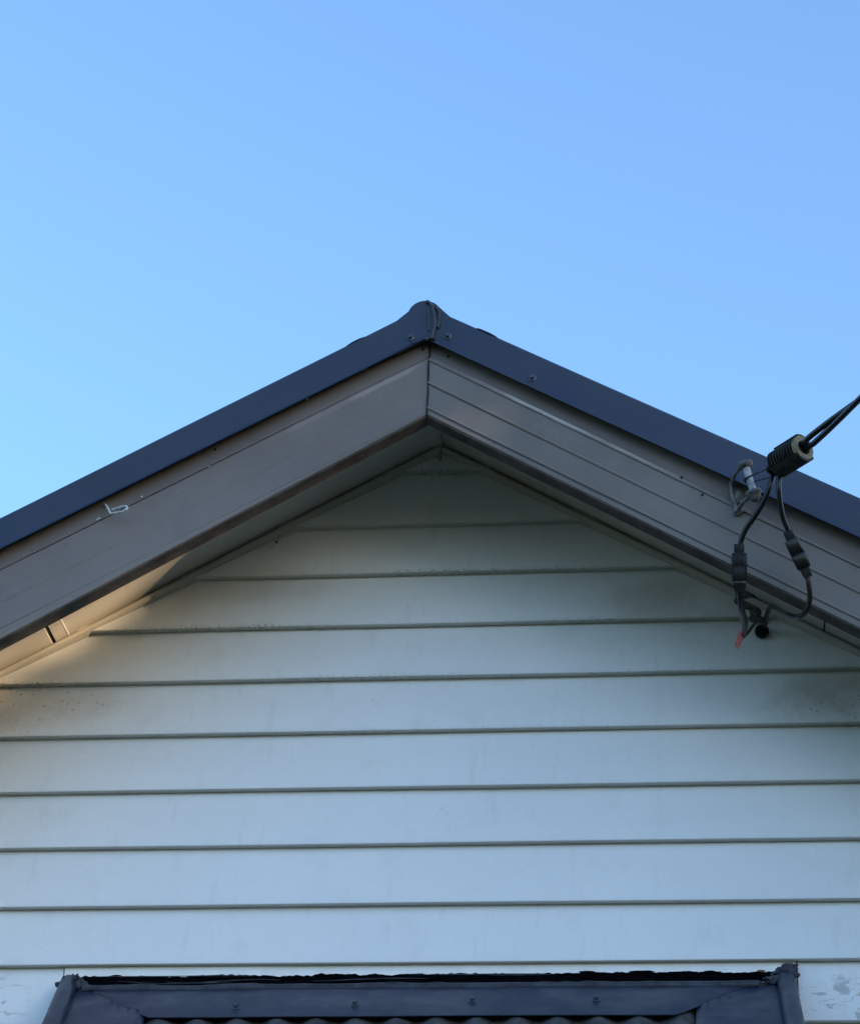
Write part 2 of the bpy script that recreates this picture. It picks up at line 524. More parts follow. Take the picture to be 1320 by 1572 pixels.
# --- barge boards: right
prof = [(YF + .06, RB, .045), (YF + .004, RB, .045), (YF + .004, RC, .006), (YF + .06, RC, .006)]
mesh('barge_strip', rake(1, prof, seed=4.0, xo=XA), M_STRIP, house)
prof = [(YF + .032, RC, .012), (YF + .004, RC, .012), (YF, RC, .008)] + bead(RC, YF, .0035, .009) + bead(RD1, YF, .0035, .009) + bead(RD2, YF, .0035, .009) + \
       [(YF, RE, .0045), (YF + .002, RE, .0022), (YF + .032, RE, .0022)]
mesh('barge_board', rake(1, prof, seed=6.0, jit=.0009, xo=XA), M_FR, house, 25)
for side, ln in ((-1, LE), (1, RE)):  # darker brown strip along the underside of each barge board
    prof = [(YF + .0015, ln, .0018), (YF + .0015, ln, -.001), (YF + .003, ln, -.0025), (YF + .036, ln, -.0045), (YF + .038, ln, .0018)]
    mesh('board_underside', rake(side, prof, seed=11.0 + side, jit=.0016, xo=XA), M_UNDERSIDE, house)
# dark caulked mitre between the two
bm = bmesh.new()
pts = [V((XA + .001 + .0015 * nz(t * 5), YF - .0005, 4.858 - .186 * t)) for t in [i / 14 for i in range(15)]]
tube(bm, pts, [.0022 + .0012 * nz(i * .7, 3) for i in range(15)], 8)
mesh('mitre_caulk', bm, M_PLAST, house, 60)

# --- folded steel flashing along the roof edge
for side, A, B, sd in ((-1, LA, LB, 7.0), (1, RA, RB, 8.0)):
    dy = .0 if side < 0 else .0025
    prof = [(FY - .005 + dy, B, -.001), (FY + dy, B, .009), (FY + dy, A, -.007), (FY + .004 + dy, A, -.001), (YF + .08, A, .0), (YF + .08, A, -.002),
            (FY + .0055 + dy, A, -.0035), (FY + .0025 + dy, A, -.009), (FY + .0025 + dy, B, .010), (FY - .0025 + dy, B, .0)]
    fl = mesh('barge_flashing', rake(side, prof, seed=sd, jit=.0016, x0=.0006, xo=XA), M_NAVY, house, 30)
    # screws with washers
    for (px, py) in (((630, 518),) if side < 0 else ((687, 516), (817, 580))):
        p = at(px, py, FY + dy)
        sb = bmesh.new()
        lathe(sb, p + V((0, .001, 0)), V((0, -1, 0)), [(0, .0092), (.0024, .0090), (.0034, .0072), (.0035, .0050)], 18)
        lathe(sb, p + V((0, -.0018, 0)), V((0, -1, 0)), [(0, .0056), (.0062, .0056), (.0074, .0042)], 6)
        mesh('screw', sb, M_SCREW, fl, 35)
# nail heads in the barge strips
for (px, py, Y) in ((649, 536, YF + .0015), (688, 547, YF + .004), (330, 690, YF + .0015), (1078, 760, YF), (1046, 733, YF)):
    p = at(px, py, Y)
    sb = bmesh.new()
    lathe(sb, p + V((0, .002, 0)), V((0, -1, 0)), [(0, .0030), (.003, .0030), (.0036, .0022)], 10)
    mesh('nail_head', sb, M_DARK, house, 35)

# --- ridge capping with its rolled top
bm = bmesh.new()
top = []
for i in range(0, 9):
    x = -.172 + i * (.140) / 8
    top.append((XA + x, LA[0] + LA[1] * x + .0004 + .0012 * min(1, (x + .172) / .05)))
roll_c = V((.004, 0, 4.9305)); rr = .0398
for i in range(0, 15):
    a_ = math.radians(158 - i * (158 - 40) / 14)
    top.append((roll_c.x + rr * math.cos(a_), roll_c.z + rr * math.sin(a_)))
for i in range(0, 9):
    x = .040 + i * (.108) / 8
    top.append((XA + x, RA[0] - RA[1] * x + .0004 + .0012 * min(1, (.148 - x) / .05)))
ys = [FY + .022, FY + .024, FY + .05, -.1, 2, 5, DEP + .3]
rows_t, rows_b = [], []
for y in ys:
    in_ = .002 if y < FY + .023 else 0
    rows_t.append([bm.verts.new((x + .0006 * nz(x * 60, y * 5), y, z - in_ + .0009 * nz(x * 45, y * 3, 4))) for x, z in top])
    rows_b.append([bm.verts.new((x, y, z - .002)) for x, z in top])
m = len(top)
for j in range(len(ys) - 1):
    for k in range(m - 1):
        bm.faces.new((rows_t[j][k], rows_t[j][k + 1], rows_t[j + 1][k + 1], rows_t[j + 1][k]))
        bm.faces.new((rows_b[j][k], rows_b[j + 1][k], rows_b[j + 1][k + 1], rows_b[j][k + 1]))
    for k in (0, m - 1):
        bm.faces.new((rows_t[j][k], rows_t[j + 1][k], rows_b[j + 1][k], rows_b[j][k]))
for k in range(m - 1):
    bm.faces.new((rows_t[0][k], rows_b[0][k], rows_b[0][k + 1], rows_t[0][k + 1]))
cap = mesh('ridge_cap', bm, M_NAVY, house, 40)
# closing pieces folded down over the peak: the left one laps the right one
def end_piece(poly, ys_, name):
    bm = bmesh.new()
    fr = [bm.verts.new((x, y, z)) for (x, z), y in zip(poly, ys_)]
    bk = [bm.verts.new((x, FY + .012, z)) for x, z in poly]
    bm.faces.new(fr); bm.faces.new(bk[::-1])
    for k in range(len(poly)):
        bm.faces.new((fr[k], fr[(k + 1) % len(poly)], bk[(k + 1) % len(poly)], bk[k]))
    bmesh.ops.triangulate(bm, faces=[f for f in bm.faces if len(f.verts) > 4])
    return mesh(name, bm, M_NAVY, house, 40)
def arc(a0, a1, n_):
    return [(roll_c.x + (rr - .0008) * math.cos(math.radians(a0 + (a1 - a0) * i / n_)), roll_c.z + (rr - .0008) * math.sin(math.radians(a0 + (a1 - a0) * i / n_))) for i in range(n_ + 1)]
DX, DZ = XA, -.0860
def sh(l): return [(x + DX, z + DZ) for x, z in l]
pL = [(XA - .075, LA[0] - LA[1] * .075 - .004), (XA - .050, LA[0] - LA[1] * .050 - .001)] + arc(163, 72, 12) + sh([(.013, 5.03), (.016, 5.00), (.015, 4.975), (.010, 4.952), (-.004, 4.952), (-.045, 4.930), (-.075, 4.915)])
end_piece(pL, [FY + .0012] * 2 + [FY - .0010] * 13 + [FY - .0035] * 4 + [FY - .0015] + [FY + .0012] * 2, 'ridge_end')
pR = arc(80, 32, 7) + [(XA + .050, RA[0] - RA[1] * .05 - .004)] + sh([(.050, 4.927), (.006, 4.953)])
end_piece(pR, [FY + .0010] * 8 + [FY + .0036] * 2 + [FY + .0015], 'ridge_end')
# runs of sealant over the peak joint
for path, r in (([(-.006, 5.052), (.006, 5.040), (.012, 5.010), (.015, 4.985), (.011, 4.965), (.010, 4.950)], .0042),
                ([(.014, 5.040), (.024, 5.015), (.024, 4.995), (.022, 4.978)], .0026),
                ([(-.004, 5.030), (.000, 5.000), (.001, 4.970)], .0020),
                ([(-.006, 4.947), (.006, 4.951), (.016, 4.949)], .0050)):
    bm = bmesh.new()
    pts = catmull([V((x + DX, FY - .0036, z + DZ)) for x, z in path], 6)
    tube(bm, [p + V((.0012 * nz(i * .6, 1), 0, 0)) for i, p in enumerate(pts)], [r * (1 + .35 * nz(i * .8, r * 900)) for i in range(len(pts))], 8)
    mesh('sealant_run', bm, M_SEALN, cap, 60)

for i, (px, py, r) in enumerate(((546, 520, (.016, .010, .0035)), (749, 501, (.016, .010, .0040)), (741, 499, (.010, .010, .003)))):
    X_ = at(px, py, FY + .008).x - XA
    A_ = LA if X_ < 0 else RA
    p = V((XA + X_, FY + .010, A_[0] - A_[1] * abs(X_) - .0004))
    bm = bmesh.new()
    bmesh.ops.create_icosphere(bm, subdivisions=2, radius=1)
    sg = A_[1] if X_ < 0 else -A_[1]
    for v in bm.verts:
        v.co = V((v.co.x * r[0] * 1.6, v.co.y * .008, v.co.z * r[2] * .8 + v.co.x * r[0] * 1.6 * sg)) + p
    mesh('flashing_lap', bm, M_NAVY, cap, 60)

# --- chips of bare paint where the barge boards overlap
def chip(px, py, Y, w, h, seed, mat=None, name='paint_chip', parent=None):
    p = at(px, py, Y)
    bm = bmesh.new()
    f = []; b_ = []
    for k in range(9):
        a_ = k * math.tau / 9
        r_ = 1 + .45 * nz(math.cos(a_) * 2 + seed * 3, math.sin(a_) * 2, seed)
        c_ = V((math.cos(a_) * w * r_, 0, math.sin(a_) * h * r_))
        c_.z += c_.x * (.55 if px < 655 else -.58)
        f.append(bm.verts.new(p + c_ + V((0, -.0025, 0)))); b_.append(bm.verts.new(p + c_ * 1.05 + V((0, .0015, 0))))
    bm.faces.new(f)
    for k in range(9):
        bm.faces.new((f[k], f[(k + 1) % 9], b_[(k + 1) % 9], b_[k]))
    return mesh(name, bm, mat or M_HOOK, parent or house)
for i, (px, py, w, h) in enumerate(((151.5, 797, .005, .0022), (218, 763, .002, .002), (560, 566, .006, .0022), (566, 562, .004, .002), (472, 613, .003, .0018), (341, 674, .002, .0015), (322, 717, .002, .001))):
    chip(px, py, YF + .001, w, h, i)

# --- packing strip above the hood
bm = bmesh.new()
zt = ZB[9] + .006
uvl = bm.loops.layers.uv.new('UVMap')
n_ = 50
rows = []
for i in range(n_ + 1):
    x = HOODX0 + (HOODX1 - HOODX0) * i / n_
    e = .0012 * nz(x * 6, 2)
    rows.append([bm.verts.new((x, y, z)) for y, z in ((.006, zt), (-.009 + e, zt - .001), (-.010 + e, zt - .004), (-.0115 + e, 3.44), (.006, 3.44))])
for i in range(n_):
    for k in range(5):
        bm.faces.new((rows[i][k], rows[i][(k + 1) % 5], rows[i + 1][(k + 1) % 5], rows[i + 1][k]))
bm.faces.new(rows[0]); bm.faces.new(rows[-1][::-1])
mesh('packing_strip', bm, M_WHITE, house, 30)

# ------------------------------------------------------------------ corrugated hood over the window below
hood = empty('window_hood', (0, -.02, 3.0), 'navy corrugated steel window hood with flashing and black sealant along its top', 'hood')
HP = math.radians(38)
TOPZ = at(660, 1497, -.03).z - .008
hp0 = V((0, -.03, TOPZ)); hn = V((0, -math.sin(HP), math.cos(HP)))
hd = V((0, -math.cos(HP), -math.sin(HP)))          # down the slope
def onhood(px, py): return hit(px, py, hp0, hn)
def hs(x, s, h=0.0):                                # hood coordinates: across, down the slope, above it
    return V((x, -.03, TOPZ)) + hd * s + hn * h
def inv(p): return p.x, (p - hp0).dot(hd)
xa0, sa0 = inv(onhood(226, 1564)); xa1, sa1 = inv(onhood(1040, 1556))
_, s_top = inv(onhood(660, 1522))
SAP = (inv(onhood(500, 1564))[1] + inv(onhood(900, 1557))[1]) / 2
LROLL = [inv(onhood(107, 1512)), inv(onhood(82, 1572))]
RROLL = [inv(onhood(1206, 1505)), inv(onhood(1219, 1572))]
def rolls(pair, s):
    (x0, s0), (x1, s1) = pair
    return x0 + (x1 - x0) * (s - s0) / (s1 - s0)
HL = .62                                            # slope length
# corrugated sheet
PITCHC = abs(inv(onhood(400, 1570))[0] - inv(onhood(400 + 61.2, 1570))[0])
bm = bmesh.new()
x0, x1 = inv(onhood(205, 1572))[0], inv(onhood(1078, 1572))[0]
ph = inv(onhood(483, 1566))[0]
nx = int((x1 - x0) / PITCHC * 16)
rows = []
for j in range(8):
    s = .03 + (HL - .03) * j / 7
    rows.append([bm.verts.new(hs(x0 + (x1 - x0) * i / nx, s, -.0125 + .0085 * math.cos(((x0 + (x1 - x0) * i / nx) - ph) / PITCHC * math.tau))) for i in range(nx + 1)])
for j in range(7):
    for i in range(nx):
        bm.faces.new((rows[j][i], rows[j][i + 1], rows[j + 1][i + 1], rows[j + 1][i]))
r = bmesh.ops.extrude_face_region(bm, geom=list(bm.faces))
for e in r['geom']:
    if isinstance(e, bmesh.types.BMVert): e.co -= hn * .0012
mesh('corrugated_sheet', bm, M_CORR, hood, 60)
# deck underneath
bm = bmesh.new()
w0, w1 = rolls(LROLL, .1), rolls(RROLL, .1)
c8 = [bm.verts.new(hs(x, s, h)) for h in (-.028, -.055) for (x, s) in ((w0, .0), (w1, .0), (rolls(RROLL, HL), HL), (rolls(LROLL, HL), HL))]
for f in ((0, 1, 2, 3), (7, 6, 5, 4), (0, 4, 5, 1), (1, 5, 6, 2), (2, 6, 7, 3), (3, 7, 4, 0)):
    bm.faces.new([c8[k] for k in f])
mesh('deck', bm, M_DARK, hood)
# side flashings and rolls
for pair, sgn, xin in ((LROLL, -1, x0 + .012), (RROLL, 1, x1 - .012)):
    bm = bmesh.new()
    rows = []
    for j in range(13):
        s = .008 + (HL - .008) * j / 12
        xr = rolls(pair, s)
        xi = xin + (-.004 if sgn < 0 else .004) * math.sin(j)*.2
        pr_ = []
        for t, h in ((0, -.004), (.15, .0015), (.5, .001), (.93, .0012), (1, -.006)):
            pr_.append(hs(xr + (xi - xr) * t, s, h))
        pr_ += [hs(xi, s, -.012), hs(xr, s, -.012)]
        rows.append([bm.verts.new(p) for p in pr_])
    m = len(rows[0])
    for j in range(12):
        for k in range(m):
            bm.faces.new((rows[j][k], rows[j][(k + 1) % m], rows[j + 1][(k + 1) % m], rows[j + 1][k]))
    bm.faces.new(rows[0]); bm.faces.new(rows[-1][::-1])
    mesh('side_flashing', bm, M_NAVY, hood, 25)
    bm = bmesh.new()
    pts = [hs(rolls(pair, s), s, .004) for s in [.030 + (HL - .030) * j / 14 for j in range(15)]]
    tube(bm, pts, .0205, 24)
    mesh('barge_roll', bm, M_NAVY, hood, 50)
# apron flashing with a cut corner at each end
bm = bmesh.new()
xl0, sl0 = inv(onhood(142, 1528)); xl1, sl1 = inv(onhood(205, 1557)); 
xr0, sr0 = inv(onhood(1140, 1524)); xr1, sr1 = inv(onhood(1090, 1542))
n_ = 90
rows = []
for i in range(n_ + 1):
    t = i / n_
    x = xl0 + (xr0 - xl0) * t
    # lower edge: slants at the ends, straight between
    if x < xa0: e = s_top + (SAP - s_top) * max(0.02, (x - xl0) / (xa0 - xl0))
    elif x > xa1: e = s_top + (SAP - s_top) * max(0.02, (xr0 - x) / (xr0 - xa1))
    else: e = SAP
    e += .002 * nz(x * 4, 8)
    row = []
    for k in range(7):
        q_ = k / 6
        s = s_top - .03 + (e - s_top + .03) * q_
        h = .0035 + .0018 * nz(x * 3, q_ * 2, 5) - .004 * max(0, (q_ - .80) / .2) ** 1.5 * 0 + (.004 * (1 - q_) ** 2)
        if k == 6: h -= .0022
        row.append(bm.verts.new(hs(x, s, h)))
    rows.append(row)
for i in range(n_):
    for k in range(6):
        bm.faces.new((rows[i][k], rows[i + 1][k], rows[i + 1][k + 1], rows[i][k + 1]))
r = bmesh.ops.extrude_face_region(bm, geom=list(bm.faces))
for e in r['geom']:
    if isinstance(e, bmesh.types.BMVert): e.co -= hn * .0016
apron = mesh('apron_flashing', bm, M_NAVY, hood, 40)
for (px, py) in ((362, 1552), (545, 1547), (725, 1542), (915, 1540)):
    p = onhood(px, py) + hn * .004
    sb = bmesh.new()
    lathe(sb, p, hn, [(0, .0088), (.0024, .0086), (.0034, .0064)], 18)
    lathe(sb, p + hn * .0026, hn, [(0, .0054), (.0066, .0054), (.0078, .0042)], 6)
    mesh('screw', sb, M_SCREW, apron, 35)
for (px, py) in ((171, 1540), (182, 1545), (197, 1550), (211, 1554), (1086, 1541), (1104, 1534), (1121, 1529)):
    p = onhood(px, py) + hn * .004
    sb = bmesh.new()
    lathe(sb, p, hn, [(0, .0036), (.0018, .0034), (.0030, .0016)], 10)
    mesh('rivet', sb, M_SCREW, apron, 35)
# rounded bead at the head of the apron
bm = bmesh.new()
xb0, xb1 = inv(onhood(128, 1521))[0], inv(onhood(1165, 1516))[0]
n_ = 160
pts = []; rs = []
for i in range(n_ + 1):
    x = xb0 + (xb1 - xb0) * i / n_
    pts.append(hs(x, s_top - .012 + .006 * nz(x * 5, 1) + .003 * nz(x * 23, 4), .004 + .003 * nz(x * 9, 7)))
    rs.append(.0095 * (1 + .30 * nz(x * 12, 5) + .2 * nz(x * 40, 2)))
tube(bm, pts, rs, 10)
mesh('flashing_bead', bm, M_SEALN, hood, 60)
# black sealant smeared between bead and wall
bm = bmesh.new()
rows = []
n_ = 420
for i in range(n_ + 1):
    x = HOODX0 + .012 + (HOODX1 - .02 - HOODX0 - .012) * i / n_
    edge = .004 * nz(x * 8, 3) + .0035 * nz(x * 33, 6) + .0028 * nz(x * 95, 9)
    row = []
    for k in range(10):
        t = k / 9
        a_ = at(660, 1496, -.014).z + edge
        zz = a_ * (1 - t) + (hs(x, s_top - .012, 0).z) * t
        yy = (-.0125) * (1 - t) + (hs(x, s_top - .012, 0).y) * t
        bulge = .010 * math.sin(t * math.pi) + (.006 * nz(x * 26, t * 9, 2) + .004 * nz(x * 9, t * 26, 12)) * math.sin(t * math.pi)
        row.append(bm.verts.new((x, yy - bulge * .75 - (.002 if k == 0 else 0), zz + bulge * .45)))
    rows.append(row)
for i in range(n_):
    for k in range(9):
        bm.faces.new((rows[i][k], rows[i + 1][k], rows[i + 1][k + 1], rows[i][k + 1]))
mesh('black_sealant', bm, M_SEAL, hood, 60)
# stray blobs of sealant above the edge and crushed caps at the corners
def lump(name, c, r, seed, mat, parent, amp=.45, sub=3):
    bm = bmesh.new()
    bmesh.ops.create_icosphere(bm, subdivisions=sub, radius=1)
    for v in bm.verts:
        d = v.co.normalized()
        k = 1 + amp * nz(d.x * 1.8 + seed, d.y * 1.8, d.z * 1.8) + amp * .5 * nz(d.x * 5 + seed, d.y * 5, d.z * 5)
        v.co = V((d.x * r[0], d.y * r[1], d.z * r[2])) * k + c
    return mesh(name, bm, mat, parent, 60)
for i, (px, py, rx, rz) in enumerate(((640, 1497, .02, .0028), (900, 1493, .02, .003), (985, 1492.5, .03, .003), (1090, 1492.5, .014, .003))):
    lump('sealant_smear', at(px, py, -.0125), (rx, .0018, rz), i * 3.1, M_SEAL, hood, .5, 2)
rnd = random.Random(11)
for k in range(10):                      # thin paler strands standing in for glossy highlights on the sealant
    xs0 = HOODX0 + .03 + rnd.random() * 1.15; ln_ = rnd.uniform(.12, .38); t0 = rnd.uniform(.15, .9)
    pts = []
    for i in range(26):
        x = min(xs0 + ln_ * i / 25, HOODX1 - .03)
        t = t0 + .14 * nz(x * 7, k * 3.1)
        t = min(.97, max(.05, t))
        zz = at(660, 1496, -.014).z * (1 - t) + hs(x, s_top - .012, 0).z * t
        yy = -.0125 * (1 - t) + hs(x, s_top - .012, 0).y * t
        pts.append(V((x, yy - .011 * math.sin(t * math.pi) - .0015, zz + .006 * math.sin(t * math.pi))))
    bm = bmesh.new()
    tube(bm, pts, [.0012 * math.sin(math.pi * (i + .5) / 26) + .0003 for i in range(26)], 6)
    mesh('highlight_strand', bm, M_SEALN, hood, 60)
lump('sealant_smear', at(1168, 1492, -.013), (.010, .002, .004), 77, simple('rust_stain', (.19, .10, .06), .8, .2), hood, .5, 2)
for i, (px, py, Y, r) in enumerate(((110, 1511, -.066, (.024, .022, .018)), (124, 1515, -.078, (.012, .014, .016)), (134, 1521, -.084, (.016, .010, .009)), (104, 1517, -.080, (.014, .012, .014)),
        (1204, 1501, -.062, (.024, .018, .020)), (1190, 1507, -.070, (.022, .014, .012)), (1166, 1513, -.078, (.020, .012, .008)), (1212, 1488, -.026, (.015, .008, .012)), (1198, 1495, -.064, (.016, .010, .010)))):
    lump('crushed_cap', at(px, py, Y), r, 5.5 + i * 4.3, M_SEALN, hood, .8)
# front rail of the hood, below the picture
bm = bmesh.new()
a_ = hs(rolls(LROLL, HL), HL, -.03); b_ = hs(rolls(RROLL, HL), HL, -.03)
box(bm, (a_.x, a_.y - .02, a_.z - .10), (b_.x, a_.y + .02, a_.z + .02), None, .004)
mesh('front_rail', bm, M_STRIP, hood)

def at2(px, py, Y):                      # fittings in front of the barge boards, leads running back to the wall
    return at(px, py, Y - .13 * min(1, max(0, (-Y - .02) / .27)))
# ------------------------------------------------------------------ bent hook on the left barge board
hook = empty('bent_hook', at2(160, 777, -.29), 'small bent white steel wire hook on the left barge board', 'hook')
bm = bmesh.new()
HP_ = [(157.5, 773, -.288), (160.5, 774.2, -.302), (163.5, 777, -.311), (166.3, 781.5, -.318), (168.8, 786.6, -.324), (170.8, 788.3, -.327), (176, 787.6, -.331), (187, 785.6, -.338), (193.5, 782, -.341), (195.3, 779, -.341), (191, 777.2, -.338), (182, 779.5, -.332), (172.5, 782.6, -.326)]
tube(bm, catmull([at2(*p) for p in HP_], 6), .0026, 10)
mesh('wire', bm, M_HOOK, hook, 60)

# ------------------------------------------------------------------ service line hardware on the right
brk = empty('shackle_bracket', at2(1126, 765, -.30), 'weathered iron shackle bracket with pale spool bolted to the right barge board', 'bracket')
A0, A1 = at2(1122, 743, -.306), at2(1131, 785, -.306)
B0, B1 = at2(1143, 711, -.372), at2(1157, 757, -.366)
bm = bmesh.new()
tube(bm, catmull([A0 + V((0, .004, .004)), A0, (A0 * .55 + A1 * .45) + V((-.004, .0, 0)), A1, A1 + V((0, .004, -.004))], 6), [.0046 * (1 + .35 * nz(i * .7, 2)) for i in range(25)], 10)
mesh('base_strap', bm, M_GALV, brk, 60)
lump('mount_lump', at2(1133, 762, -.304), (.009, .003, .016), 3.3, M_GALV, brk, .6)
lump('mount_lump', at2(1134, 784, -.306), (.011, .008, .010), 8.3, M_GALV, brk, .5)
for a_, b_ in ((A0, B0), (A1, B1)):
    bm = bmesh.new()
    mid_ = (a_ + b_) / 2 + V((-.004, 0, .001))
    tube(bm, catmull([a_, mid_, b_], 8), [.0040 + .0009 * nz(i, 4) for i in range(17)], 10)
    mesh('arm', bm, M_GALV, brk, 60)
ax = (B1 - B0)
bm = bmesh.new(); lathe(bm, B0 - ax.normalized() * .004, ax, [(-.002, .004), (0, .0105), (.003, .0160), (.008, .0180), (.013, .0165), (.016, .0115), (.018, .0070)], 22)
mesh('spool_knob', bm, M_GALV, brk, 60)
bm = bmesh.new(); lathe(bm, B0 + ax.normalized() * .010, ax, [(0, .0080), (.004, .0082), (ax.length * .5, .0078), (ax.length - .014, .0082), (ax.length - .010, .0075)], 20)
mesh('spool', bm, M_PORC, brk, 60)
bm = bmesh.new(); lathe(bm, B1 - ax.normalized() * .008, ax, [(0, .008), (.003, .0165), (.008, .0190), (.012, .0165), (.015, .0115), (.022, .0110), (.026, .007)], 22)
mesh('spool_knob', bm, M_GALV, brk, 60)
lump('lock_nut', at2(1163, 762, -.366), (.008, .008, .006), 4.4, M_GALV, brk, .3, 2)

# clamp body
CP0, CP1 = at2(1192, 713, -.470), at2(1229, 690, -.525)
cax = (CP1 - CP0).normalized()
clamp = empty('cable_clamp', CP0, 'dark ribbed cable clamp with yellowed end hanging off the service cable', 'clamp')
clen = (CP1 - CP0).length
bm = bmesh.new()
prof = [(-.004, .010), (-.003, .024)]
nr = 9
for i in range(nr):
    t0 = clen * i / nr
    prof += [(t0 + .001, .0292), (t0 + clen / nr * .50, .0292), (t0 + clen / nr * .60, .0238), (t0 + clen / nr * .92, .0238)]
prof += [(clen, .0285), (clen + .001, .024)]
lathe(bm, CP0, cax, prof, 28)
mesh('ribbed_drum', bm, M_CLAMP, clamp, 35)
side_v = cax.cross(V((0, 0, 1))).normalized(); up_v = side_v.cross(cax).normalized()
def shell(name, a0, a1, r0, r1, l0, l1, mat):
    bm = bmesh.new()
    rows = []
    n_ = 14
    for i in range(n_ + 1):
        a_ = math.radians(a0 + (a1 - a0) * i / n_)
        d_ = side_v * math.cos(a_) + up_v * math.sin(a_)
        rows.append([bm.verts.new(CP0 + cax * l + d_ * r) for l, r in ((l0, r0), (l0, r1), (l1, r1), (l1, r0))])
    for i in range(n_):
        for k in range(4):
            bm.faces.new((rows[i][k], rows[i][(k + 1) % 4], rows[i + 1][(k + 1) % 4], rows[i + 1][k]))
    bm.faces.new(rows[0]); bm.faces.new(rows[-1][::-1])
    return mesh(name, bm, mat, clamp, 35)
shell('half_shell', -150, -42, .0270, .0320, .004, clen + .010, M_CLAMP)
shell('half_shell', 62, 120, .0270, .0335, .010, clen + .006, M_CLAMP)
bm = bmesh.new()
lathe(bm, CP1, cax, [(.0, .0275), (.008, .0280), (.010, .0270), (.0101, .0160), (.002, .0150)], 26)
mesh('end_disc', bm, M_DISC, clamp, 35)
bm = bmesh.new(); lathe(bm, CP1 + cax * .003, cax, [(0, .0150), (.0035, .0150)], 20)
mesh('bore', bm, M_DARK, clamp)
bm = bmesh.new()
lug = CP0 - cax * .004 - up_v * .006
tube(bm, catmull([lug + side_v * .012, lug - cax * .012 + side_v * .008, lug - cax * .016, lug - cax * .010 - side_v * .010, lug - side_v * .014], 5), [.0065 * (1 + .3 * nz(i, 8)) for i in range(21)], 8)
mesh('lug', bm, M_CLAMP, clamp, 60)
# bail wire looping round the spool
bm = bmesh.new()
smid = B0 * .42 + B1 * .58
axn = ax.normalized(); e1 = (CP0 - smid); e1 = (e1 - axn * e1.dot(axn)).normalized(); e2 = axn.cross(e1)
loop = [lug + V((-.006, 0, .004))]
loop += [smid + axn * .004 * (k - 3) / 3 + (e1 * math.cos(a_) + e2 * math.sin(a_)) * .0105 for k, a_ in enumerate([math.radians(70 + 36.7 * j) for j in range(7)])]
loop += [lug + V((.012, .0, -.016))]
tube(bm, catmull(loop, 8), .0022, 8)
mesh('bail_wire', bm, M_WIRE, clamp, 60)

# overhead cable: two twisted cores running to the pole
cab = empty('service_cable', CP1, 'black twisted overhead cable running up to the right from the clamp', 'cable')
far = at2(1320, 612, -.655)
dirn = (far - CP1).normalized()
L_ = 13.0
end = CP1 + dirn * L_
sd_ = dirn.cross(V((0, 0, 1))).normalized(); ud_ = sd_.cross(dirn).normalized()
for c in range(2):
    pts = []
    n_ = 1100
    for i in range(n_ + 1):
        t = i / n_
        l = -.004 + L_ * t
        sag = -.30 * (4 * t * (1 - t)) * min(1, l / 1.2) * .6
        aa = c * math.pi + l / .30 * math.pi + .55
        rad = .0082 * (1 - .1 * math.sin(l * 9)) if l > .02 else .006
        pts.append(CP1 + dirn * l + V((0, 0, sag)) + (sd_ * math.cos(aa) + ud_ * math.sin(aa)) * rad)
    bm = bmesh.new(); tube(bm, pts, .0066, 10)
    mesh('core', bm, M_BLACK, cab, 60)

# tails with their in-line connectors
def lead(pts, r, parent, n=8, mat=None):
    bm = bmesh.new(); tube(bm, catmull([at2(*p) for p in pts], n), r, 10)
    return mesh('wire', bm, mat or M_BLACK, parent, 60)
def connector(p0, p1, w, parent, parts, mat):
    ax_ = (p1 - p0); L = ax_.length; ax_.normalize()
    tocam = (CAM - p0).normalized()
    sx = ax_.cross(tocam).normalized(); sy = sx.cross(ax_)
    obs = []
    for nm, t0, t1, w0, w1, mt in parts:
        bm = bmesh.new()
        rings = []
        segs = [(t0, w0 * .93), (t0 + .012, w0), (t1 - .012, w1), (t1, w1 * .93)]
        for t, ww in segs:
            ring = []
            for k in range(20):
                a_ = k * math.tau / 20 + math.pi / 20
                ca, sa = math.cos(a_), math.sin(a_)
                se = .32
                xx = math.copysign(abs(ca) ** se, ca) * w * ww / 2
                yy = math.copysign(abs(sa) ** se, sa) * w * ww / 2 * .8
                ring.append(bm.verts.new(p0 + ax_ * (L * t) + sx * xx + sy * yy))
            rings.append(ring)
        for i in range(3):
            for k in range(20):
                bm.faces.new((rings[i][k], rings[i][(k + 1) % 20], rings[i + 1][(k + 1) % 20], rings[i + 1][k]))
        bm.faces.new(rings[0][::-1]); bm.faces.new(rings[-1])
        obs.append(mesh(nm, bm, mt, parent, 40))
    return obs
PARTS = [('collar', .0, .20, .66, .64, M_PLAST), ('gland', .19, .225, .96, .96, M_BLACK), ('sleeve', .22, .47, .94, 1.0, M_PLAST), ('seal_ring', .465, .50, .93, .93, M_BLACK), ('sleeve', .495, .77, 1.0, .92, M_PLAST), ('gland', .765, .86, .84, .86, M_BLACK), ('tail_collar', .855, 1.0, .86, .55, M_PLAST)]
ld1 = empty('connector_lead', at2(1135, 870, -.37), 'black lead hanging straight down from clamp through a grey connector to red tag', 'lead', 'leads below the cable clamp')
lead([(1188, 716, -.450), (1186, 730, -.452), (1181, 748, -.450), (1171, 772, -.436), (1156, 796, -.418), (1145, 812, -.404), (1138, 828, -.392), (1135, 842, -.384)], .0060, ld1)
c0, c1 = at2(1134.5, 836, -.386), at2(1135, 910, -.352)
connector(c0, c1, .0335, ld1, PARTS, M_PLAST)
lead([(1135, 906, -.354), (1135.5, 918, -.340), (1137.5, 936, -.310), (1141, 952, -.270), (1143, 966, -.235), (1142, 975, -.215)], .0058, ld1)
lead([(1137, 909, -.352), (1138, 920, -.338), (1140.5, 936, -.308), (1144.5, 950, -.270), (1145, 964, -.235), (1142.5, 976, -.215)], .0038, ld1, mat=M_PLAST)
